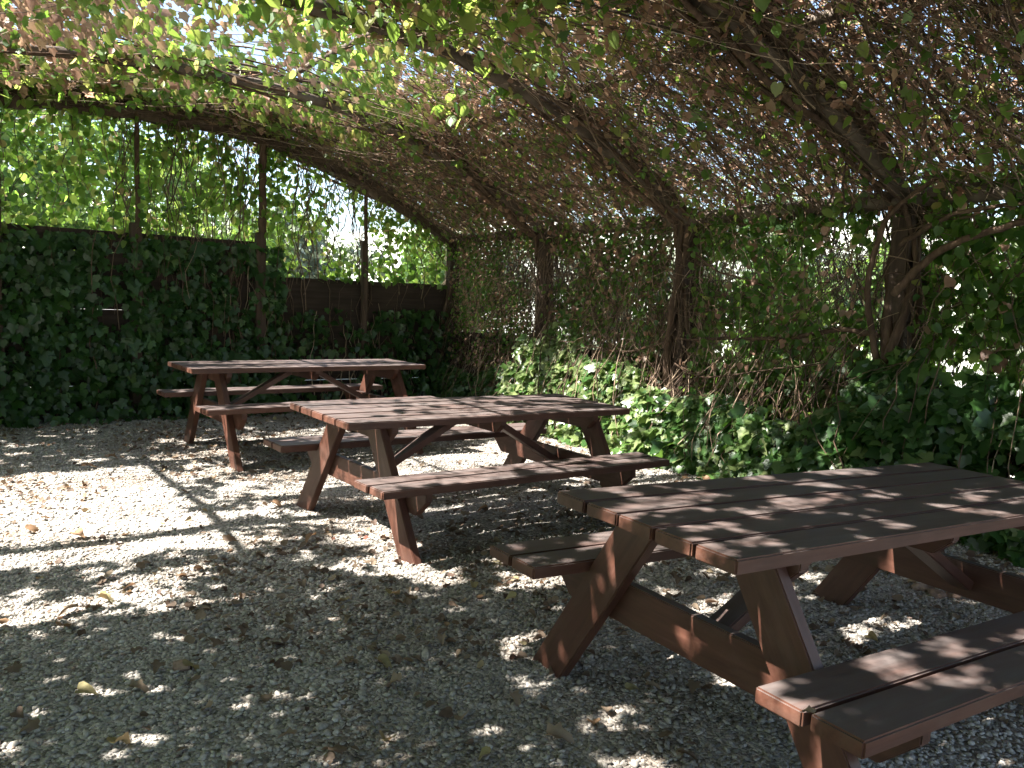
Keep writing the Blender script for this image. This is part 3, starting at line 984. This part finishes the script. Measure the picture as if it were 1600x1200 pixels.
# --- unseen leaf curtain added on the left side to hold back skylight
n = 16000
d = rng.uniform(-.3, 12.3, n); z = rng.uniform(.1, 2.4, n)
kp = n_a(d + 50, z) > .25
d, z = d[kp], z[kp]; n = len(d)
PL_ = W(-8 + rng.normal(0, .12, n), d, z)
NL_ = nrm(rng.normal(0, .5, (n, 3)) + U * .7); TL_ = nrm(rng.normal(0, .4, (n, 3)) + np.array([0, 0, -.9]))
szl = rng.uniform(.09, .14, n); tl_ = np.clip(rng.normal(.3, .15, n), 0, .65)
owner_parts(PL_, d, np.full(n, -8.), 'wall_leaves', lambda m: leaf_obj('wall_leaves', PL_[m], NL_[m], TL_[m], szl[m], tl_[m], M_LEAF, None, 'kite'))

# --- stems and leaves hanging down the right wall
def wall_stems(n, d0, d1):
    K = 12
    d = rng.uniform(d0, d1, n); z = rng.uniform(1.3, 2.35, n); s = rng.normal(0, .08, n)
    L = rng.uniform(.6, 1.9, n) / (K - 1)
    th = rng.normal(-np.pi / 2, .85, n)
    S = np.empty((n, K)); D = S.copy(); Z = S.copy()
    ds = rng.normal(0, .01, n)
    for k in range(K):
        S[:, k] = s; D[:, k] = d; Z[:, k] = z
        th += rng.normal(0, .24, n) + .05 * np.clip(-np.pi / 2 - th, -1, 1)
        d = d + np.cos(th) * L; z = np.maximum(z + np.sin(th) * L, .05)
        ds = ds * .8 + rng.normal(0, .01, n); s = np.clip(s + ds, -.28, .2)
    return W(S, D, Z), rng.uniform(.0018, .0055, n)[:, None] * np.linspace(1, .6, K)[None], d


WS = [wall_stems(420, -.1, 2.3), wall_stems(700, 2.0, 4.6), wall_stems(600, 4.4, 9)]
Pw, Rw, dw = [np.concatenate(x) for x in zip(*WS)]
tw_ = np.clip(rng.normal(.5, .28, len(Pw)), 0, 1)
owner_parts(Pw, dw, np.zeros(len(dw)), 'hanging_stems', lambda m: tube_obj('hanging_stems', Pw[m], Rw[m], M_WALLSTEM, None, 3, tw_[m]))


def wall_leaves(n, d0, d1, z0, z1, size, dry, thick=.16, gaps=.5):
    d = rng.uniform(d0, d1, n); z = rng.uniform(z0, z1, n)
    keep = (n_a(d + 20, z * 1.2) * .6 + n_b(d + 7, z) * .4) > (gaps - .12 * np.abs(z - 1.6)) * rng.uniform(.75, 1.25, n)
    d, z = d[keep], z[keep]; n = len(d)
    s = rng.normal(0, thick, n) * .6
    pd = np.abs(d[:, None] - np.array(POST_D)[None]).min(1)
    s = np.where(pd < .2, np.abs(s) + .12, s)
    P = W(s, d, z)
    N = nrm(rng.normal(0, .55, (n, 3)) - U * .7 + np.array([0, 0, .3]))
    T_ = nrm(rng.normal(0, .4, (n, 3)) + np.array([0, 0, -.9]))
    isdry = rng.random(n) < dry
    tint = np.where(isdry, rng.uniform(.74, 1, n), np.clip(rng.normal(.28, .16, n), 0, .66))
    return d, P, N, T_, rng.uniform(size[0], size[1], n), tint


WL = [wall_leaves(11000, -.1, 2.2, .6, 2.3, (.025, .05), .38, gaps=.40), wall_leaves(9500, 2.0, 4.4, .3, 2.3, (.035, .060), .3, gaps=.42),
      wall_leaves(8600, 4.2, 6.6, .3, 2.3, (.04, .072), .14, gaps=.42), wall_leaves(8000, 6.4, 9, .4, 2.4, (.05, .085), .06, gaps=.39)]
dl, Pl, Nl, Tl, zl, tl = [np.concatenate(x) for x in zip(*WL)]
owner_parts(Pl, dl, np.zeros(len(dl)), 'wall_leaves', lambda m: leaf_obj('wall_leaves', Pl[m], Nl[m], Tl[m], zl[m], tl[m], M_LEAF, None, 'heart'))

# thick bare branches crossing the right wall
def branch(pts, r, parent, mat=M_BARK):
    n = 26
    p = np.array(pts, float)
    t0 = np.linspace(0, 1, len(p)); t1 = np.linspace(0, 1, n)
    q = np.stack([np.interp(t1, t0, p[:, i_]) for i_ in range(3)], -1)
    ker = np.array([.25, .5, .25])
    for _ in range(6):
        q[1:-1] = .25 * q[:-2] + .5 * q[1:-1] + .25 * q[2:]
    X = W(q[:, 0], q[:, 1], q[:, 2]) + rng.normal(0, .004, (n, 3))
    o = tube_obj('branch', X[None], (r * np.linspace(1, .6, n))[None], mat, None, 7)
    in_local(o, parent)


branch([(-.14, 6.4, 1.25), (-.14, 6.1, 1.30), (-.1, 5.6, 1.18), (-.08, 5.0, 1.16), (-.1, 4.4, 1.12)], .022, VR[3])
branch([(-.12, 6.4, 1.0), (-.2, 6.3, 1.6), (-.18, 6.4, 2.1), (-.2, 6.8, 2.35)], .026, VR[3])
branch([(-.16, 6.5, 1.55), (-.2, 6.8, 1.85), (-.2, 7.3, 2.0), (-.15, 8.2, 2.2)], .03, VR[3])
branch([(-.12, 6.5, 1.9), (-.2, 6.9, 2.1), (-.2, 7.6, 2.12), (-.2, 8.5, 2.1)], .018, VR[3])
branch([(-.12, 4.4, 2.0), (-.15, 4.8, 1.75), (-.1, 5.3, 1.62), (-.12, 5.7, 1.5)], .012, VR[2])
branch([(-.14, 4.3, 1.1), (-.2, 3.8, .95), (-.2, 3.2, 1.0), (-.1, 2.5, .92)], .010, VR[2])
branch([(-.16, 4.4, .9), (-.3, 4.9, .8), (-.25, 5.6, .95), (-.2, 6.2, 1.05)], .008, VR[3])
for k in range(12):
    d = rng.uniform(2.3, 6.2); z = rng.uniform(.5, 1.1)
    branch([(-.2, d, z), (-.3, d + .2, z + rng.normal(0, .12)), (-.35, d + .45, z + rng.normal(0, .15)), (-.3, d + .8, z + rng.normal(0, .2))], rng.uniform(.003, .006), VR[int(near_post(np.array([d]))[0])], M_BARK)

# --- ivy banks along the foot of the right wall
def ivy_bank(name, d0, d1, n, label, top, out, size, bright=.5):
    root = empty(name, tuple(W(-.2, (d0 + d1) / 2, 0)))
    bpy.context.view_layer.update()
    d = rng.uniform(d0 - .15, d1 + .15, n)
    edge = out * (.75 + .5 * n_a(d * 1.3 + 40, 0 * d))
    u = rng.random(n) ** 1.25
    z = u * top * (.55 + .95 * n_a(d + 60, 0 * u) + .25 * n_b(d, u))
    prf = np.sqrt(np.clip(1 - (z / (top * 1.25)) ** 1.1, 0.06, 1))
    s = -edge * prf * rng.uniform(.55, 1.05, n) - .06
    z = z + .02
    keep = (n_b(d + 11, z * 1.6 + s) * .6 + n_a(d + 3, z) * .4) > .30 * rng.uniform(.5, 1.5, n)
    s, d, z = s[keep], d[keep], z[keep]; n = len(s)
    P = W(s, d, z)
    N = nrm(rng.normal(0, .38, (n, 3)) - U * .62 - V * .15 + np.array([0, 0, .7]))
    T_ = nrm(rng.normal(0, .5, (n, 3)) + np.array([0, 0, -.6]) - U * .3)
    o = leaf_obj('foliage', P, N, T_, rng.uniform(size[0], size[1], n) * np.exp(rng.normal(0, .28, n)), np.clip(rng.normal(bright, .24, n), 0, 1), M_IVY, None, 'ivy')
    in_local(o, root)
    m = 150
    K = 9
    dd = rng.uniform(d0, d1, m)
    t_ = np.linspace(0, 1, K)
    S = -rng.uniform(.05, out, m)[:, None] * np.sin(t_ * 2.2)[None] - .05
    D = dd[:, None] + rng.normal(0, .35, m)[:, None] * t_[None] + rng.normal(0, .02, (m, K))
    Z = top * rng.uniform(.5, 1.7, m)[:, None] * (1 - t_)[None] + .02
    o = tube_obj('stems', W(S, D, Z), np.full((m, K), .003) * rng.uniform(.7, 1.8, (m, 1)), M_WALLSTEM, None, 4, rng.random(m))
    in_local(o, root)
    tag(root, label, 'ivy', 'ivy banks at the foot of the right wall')


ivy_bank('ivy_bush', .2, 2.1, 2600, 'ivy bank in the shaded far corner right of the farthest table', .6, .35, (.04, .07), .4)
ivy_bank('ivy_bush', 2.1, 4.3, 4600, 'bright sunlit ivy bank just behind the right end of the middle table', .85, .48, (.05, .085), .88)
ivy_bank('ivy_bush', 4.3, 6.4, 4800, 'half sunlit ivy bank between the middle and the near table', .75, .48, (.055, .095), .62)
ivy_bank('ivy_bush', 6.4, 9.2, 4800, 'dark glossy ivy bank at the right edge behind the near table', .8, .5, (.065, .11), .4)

# --- ivy over the back fence
def fence_ivy(s0, s1, n, top, label, size, sparse=.42):
    root = empty('ivy_plant', tuple(W((s0 + s1) / 2, .1, 0)))
    bpy.context.view_layer.update()
    s = rng.uniform(s0, s1, n); z = rng.random(n) ** .9 * top
    keep = (n_a(s + 30, z + 4) * .55 + n_b(s, z + 9) * .45) > sparse * rng.uniform(.6, 1.35, n) * (.6 + .6 * z / top)
    s, z = s[keep], z[keep]; n = len(s)
    d = .03 + rng.uniform(0, .22, n) * (1 - .5 * z / 2) + .35 * np.exp(-z / .16) * rng.random(n)
    P = W(s, d, z + .03)
    N = nrm(rng.normal(0, .4, (n, 3)) - V * .8 + np.array([0, 0, .35]))
    T_ = nrm(rng.normal(0, .35, (n, 3)) + np.array([0, 0, -1.]))
    o = leaf_obj('foliage', P, N, T_, rng.uniform(size[0], size[1], n) * np.exp(rng.normal(0, .25, n)), np.clip(rng.normal(.16, .22, n), 0, 1), M_IVY, None, 'ivy')  # low mean tint: the shade along the fence is put into the leaf colour
    in_local(o, root)
    m = 34; K = 12
    t_ = np.linspace(0, 1, K)
    ss_ = rng.uniform(s0, s1, m)
    S = ss_[:, None] + np.cumsum(rng.normal(0, .035, (m, K)), 1)
    Z = (rng.uniform(.7, 1.15, m) * top)[:, None] * t_[None] + .02
    D = .05 + rng.uniform(0, .12, m)[:, None] + .02 * np.sin(t_ * 9)[None]
    o = tube_obj('stems', W(S, D, Z), rng.uniform(.002, .008, m)[:, None] * np.linspace(1.2, .5, K)[None], M_WALLSTEM, None, 4, np.clip(rng.normal(.5, .3, m), 0, 1))
    in_local(o, root)
    tag(root, label, 'ivy', 'ivy plants on the back fence')


fence_ivy(-8, -4.0, 6000, 1.95, 'dark ivy thickly covering the tall left part of the plank fence', (.06, .11), .27)
fence_ivy(-4.0, -2.4, 3000, 1.95, 'dark ivy on the plank fence behind the left end of the farthest table', (.06, .105), .28)
fence_ivy(-2.4, -.1, 1300, 1.25, 'sparse ivy on the lower bare plank fence near the corner', (.06, .1), .46)

# --- leafy vine on the open trellis above the back fence
def trellis_vine(s0, s1, z0, n, label, size, gap):
    root = empty('climbing_vine', tuple(W((s0 + s1) / 2, 0, 0)))
    bpy.context.view_layer.update()
    s = rng.uniform(s0, s1, n); z = z0 + rng.random(n) * (prof(s) + .1 - z0)
    keep = (n_a(s + 13, z * 1.1) * .5 + n_b(s + 3, z) * .5) > gap * rng.uniform(.7, 1.3, n)
    s, z = s[keep], z[keep]; n = len(s)
    P = W(s, rng.normal(-.08, .12, n), z)
    N = nrm(rng.normal(0, .55, (n, 3)) - V * .6 + np.array([0, 0, .4]))
    T_ = nrm(rng.normal(0, .4, (n, 3)) + np.array([0, 0, -.9]))
    o = leaf_obj('foliage', P, N, T_, rng.uniform(size[0], size[1], n), np.clip(rng.normal(.42, .15, n), 0, .75), M_LEAF, None, 'heart')
    in_local(o, root)
    m = 70; K = 10
    t_ = np.linspace(0, 1, K)
    ss_ = rng.uniform(s0, s1, m)
    S = ss_[:, None] + np.cumsum(rng.normal(0, .06, (m, K)), 1)
    zt = prof(ss_)
    Z = zt[:, None] - (zt - rng.uniform(.9, 2.4, m))[:, None] * t_[None]
    D = rng.normal(.0, .07, m)[:, None] + np.cumsum(rng.normal(0, .01, (m, K)), 1)
    o = tube_obj('stems', W(S, D, Z), rng.uniform(.002, .007, m)[:, None] * np.ones((1, K)), M_STEM, None, 4, rng.random(m) * .7)
    in_local(o, root)
    tag(root, label, 'vine', 'leafy vines on the back trellis')


trellis_vine(-8, -4.0, 1.9, 4200, 'backlit green vine above the tall fence at the left', (.05, .095), .38)
trellis_vine(-4.0, -2.3, 1.85, 2600, 'backlit green vine around the post above the fence step', (.05, .09), .40)
trellis_vine(-2.3, -.1, 1.6, 2400, 'loose backlit vine above the low fence beside the corner', (.045, .085), .42)

# ------------------------------------------------------------------ trees and hill outside
M_TRUNK = wood('tree_bark', (.05, .04, .03), (.10, .08, .06), (.17, .14, .11), grain=(8, 8, 2), rough=.9, bmp=.8)
M_TREE = leaf_mat('tree_leaf', [(0, (.03, .07, .02)), (.5, (.07, .13, .03)), (1, (.14, .19, .06))], [(0, (.08, .18, .03)), (.5, (.2, .34, .05)), (1, (.34, .42, .1))], .4)
M_OLIVE = leaf_mat('olive_leaf', [(0, (.10, .13, .08)), (.5, (.19, .22, .15)), (1, (.30, .33, .25))], [(0, (.1, .16, .06)), (1, (.25, .32, .15))], .25, rough=.5)


def tree(x, y, h, r, n, mat, label, cat_name='leafy_tree', lsz=(.12, .24), low=.25):
    root = empty(cat_name, (x, y, 0))
    K = 10
    t_ = np.linspace(0, 1, K)
    base = np.array([x, y, -.1])
    top = np.array([x + rng.normal(0, .3), y + rng.normal(0, .3), h * .75])
    tr = base[None] * (1 - t_[:, None]) + top[None] * t_[:, None] + np.cumsum(rng.normal(0, .04, (K, 3)), 0) * np.array([1, 1, 0])
    o = tube_obj('trunk', tr[None], (.035 * h * np.linspace(1.1, .3, K))[None], M_TRUNK, None, 9); in_local_late(o, root)
    nl = 12
    paths = []; rads = []
    tips = []
    for k in range(nl):
        f = rng.uniform(.25, .95)
        p0 = base * (1 - f) + top * f
        a = rng.uniform(0, 6.28)
        p1 = p0 + np.array([math.cos(a) * r * .8, math.sin(a) * r * .8, rng.uniform(.1, .35) * h * .6])
        q_ = p0[None] * (1 - t_[:, None]) + p1[None] * t_[:, None]; q_[:, 2] += .12 * r * np.sin(t_ * 3.14)
        paths.append(q_); rads.append(.012 * h * np.linspace(1, .25, K)); tips.append(p1); tips.append(q_[6])
    o = tube_obj('limbs', np.array(paths), np.array(rads), M_TRUNK, None, 6); in_local_late(o, root)
    nc = 46
    cen = []
    for k in range(nc):
        if k < len(tips): c = tips[k]
        else:
            dv = nrm(rng.normal(0, 1, 3)); c = np.array([x, y, h * (low + (1 - low) / 2)]) + dv * np.array([r, r, h * (1 - low) / 2]) * rng.uniform(.5, .95)
        cen.append(c)
    cen = np.array(cen)
    ci = rng.integers(0, nc, n)
    cr_ = rng.uniform(.16, .34, nc) * r
    dv = nrm(rng.normal(0, 1, (n, 3))) * (rng.random((n, 1)) ** .5)
    P = cen[ci] + dv * cr_[ci][:, None]
    P[:, 2] = np.maximum(P[:, 2], .15)
    N = nrm(dv + np.array([0, 0, .5]) + rng.normal(0, .5, (n, 3)))
    T_ = nrm(rng.normal(0, 1, (n, 3)) + np.array([0, 0, -.4]))
    ti = np.clip(rng.normal(.5, .2, n) + rng.normal(0, .15, nc)[ci], 0, 1)
    o = leaf_obj('crown', P, N, T_, rng.uniform(lsz[0], lsz[1], n), ti, mat, None, 'kite'); in_local_late(o, root)
    tag(root, label, 'tree', 'trees outside the arbour')


def in_local_late(o, root):
    o.parent = root
    o.matrix_parent_inverse = Matrix.Translation(-Vector(root.location))


def TW_(s, d):
    p = W(s, d, 0); return float(p[0]), float(p[1])


TREES = [(-7.2, -4.5, 5.2, 2.3, 9000, M_TREE, 'bushy green tree beyond the tall fence at the left edge'),
         (-5.0, -5.5, 5.6, 2.3, 9000, M_TREE, 'bushy green tree beyond the tall fence, second from the left'),
         (-3.0, -6.5, 4.6, 1.9, 8000, M_TREE, 'leafy tree beyond the fence step'),
         (-.5, -5.2, 3.3, 1.5, 9000, M_OLIVE, 'silvery olive tree beyond the low fence near the corner'),
         (-1.9, -4.2, 2.9, 1.2, 6000, M_TREE, 'low green bush tree just beyond the stepped down fence'),
         (1.3, -3.2, 2.5, 1.2, 6000, M_TREE, 'round green bush outside the far corner post'),
         (3.4, -5.5, 3.0, 1.6, 7000, M_OLIVE, 'grey green shrub tree seen through the far right wall'),
         (2.6, 1.2, 2.3, 1.1, 5000, M_OLIVE, 'grey green bush just outside the right wall, first from the corner'),
         (3.4, 3.6, 2.2, 1.1, 5000, M_TREE, 'low green bush just outside the right wall between two posts'),
         (4.2, 6.0, 2.5, 1.3, 5000, M_OLIVE, 'grey bush outside the right wall behind the large post'),
         (8.0, -1.0, 4.0, 2.2, 7000, M_OLIVE, 'pale tree outside the right wall beyond the second bay'),
         (12.5, 3.5, 4.6, 2.4, 7000, M_OLIVE, 'pale tree outside the right wall behind the large post'),
         (15.0, 9.0, 4.6, 2.4, 6000, M_TREE, 'green tree outside at the far right')]
for (s, d, h, r, n, m_, lab) in TREES:
    x, y = TW_(s, d)
    tree(x, y, h, r, n, m_, lab, 'olive_tree' if m_ is M_OLIVE else 'leafy_tree', (.09, .17))

hn = Noise2(28, 21); hn2 = Noise2(7, 22)


def hill(x, y):
    r = np.hypot(x, y - 5)
    k = np.clip((r - 40) / 90, 0, 1)
    return -.3 + k * k * (3 - 2 * k) * (9 + 9 * hn(x, y)) + k * 1.2 * hn2(x, y)


tag(grid_mesh('hills', -180, 260, 0, 330, 120, 100, hill, M_FIELD), kind='structure')

# ------------------------------------------------------------------ light, sky, camera
world = bpy.data.worlds.new('World'); scene.world = world
world.use_nodes = True
nt = world.node_tree
bg = nt.nodes['Background']
sky = nt.nodes.new('ShaderNodeTexSky'); sky.sky_type = 'NISHITA'; sky.sun_disc = False
h_ = math.hypot(SUNV[0], SUNV[1])
sky.sun_elevation = math.atan2(SUNV[2], h_)
sky.sun_rotation = math.atan2(SUNV[0], SUNV[1])
sky.air_density = 1.0; sky.dust_density = 1.5; sky.ozone_density = 1.0
nt.links.new(sky.outputs[0], bg.inputs['Color'])
bg.inputs['Strength'].default_value = .072
sun = bpy.data.lights.new('sun', 'SUN'); sun.energy = 5.0; sun.angle = math.radians(.53); sun.color = (1, .95, .88)
so = bpy.data.objects.new('sun', sun); link(so)
so.rotation_euler = Vector(SUNV).to_track_quat('Z', 'Y').to_euler()

cam = bpy.data.cameras.new('camera')
cam.sensor_width = 36; cam.lens = F_ / 1600 * 36; cam.clip_end = 2000; cam.clip_start = .05
co = bpy.data.objects.new('camera', cam); link(co)
mtx = Matrix.Identity(4)
for r_ in range(3):
    mtx[r_][0] = CAM_R[r_]; mtx[r_][1] = CAM_U[r_]; mtx[r_][2] = -cF[r_]
mtx.translation = Vector((0, 0, CAMH))
co.matrix_world = mtx
scene.camera = co

scene.view_settings.view_transform = 'Standard'
scene.view_settings.look = 'None'
scene.view_settings.exposure = 2.75
scene.view_settings.gamma = 1
scene.cycles.use_denoising = True
scene.cycles.max_bounces = 8
scene.cycles.diffuse_bounces = 4
scene.cycles.transmission_bounces = 4
scene.cycles.sample_clamp_indirect = 8
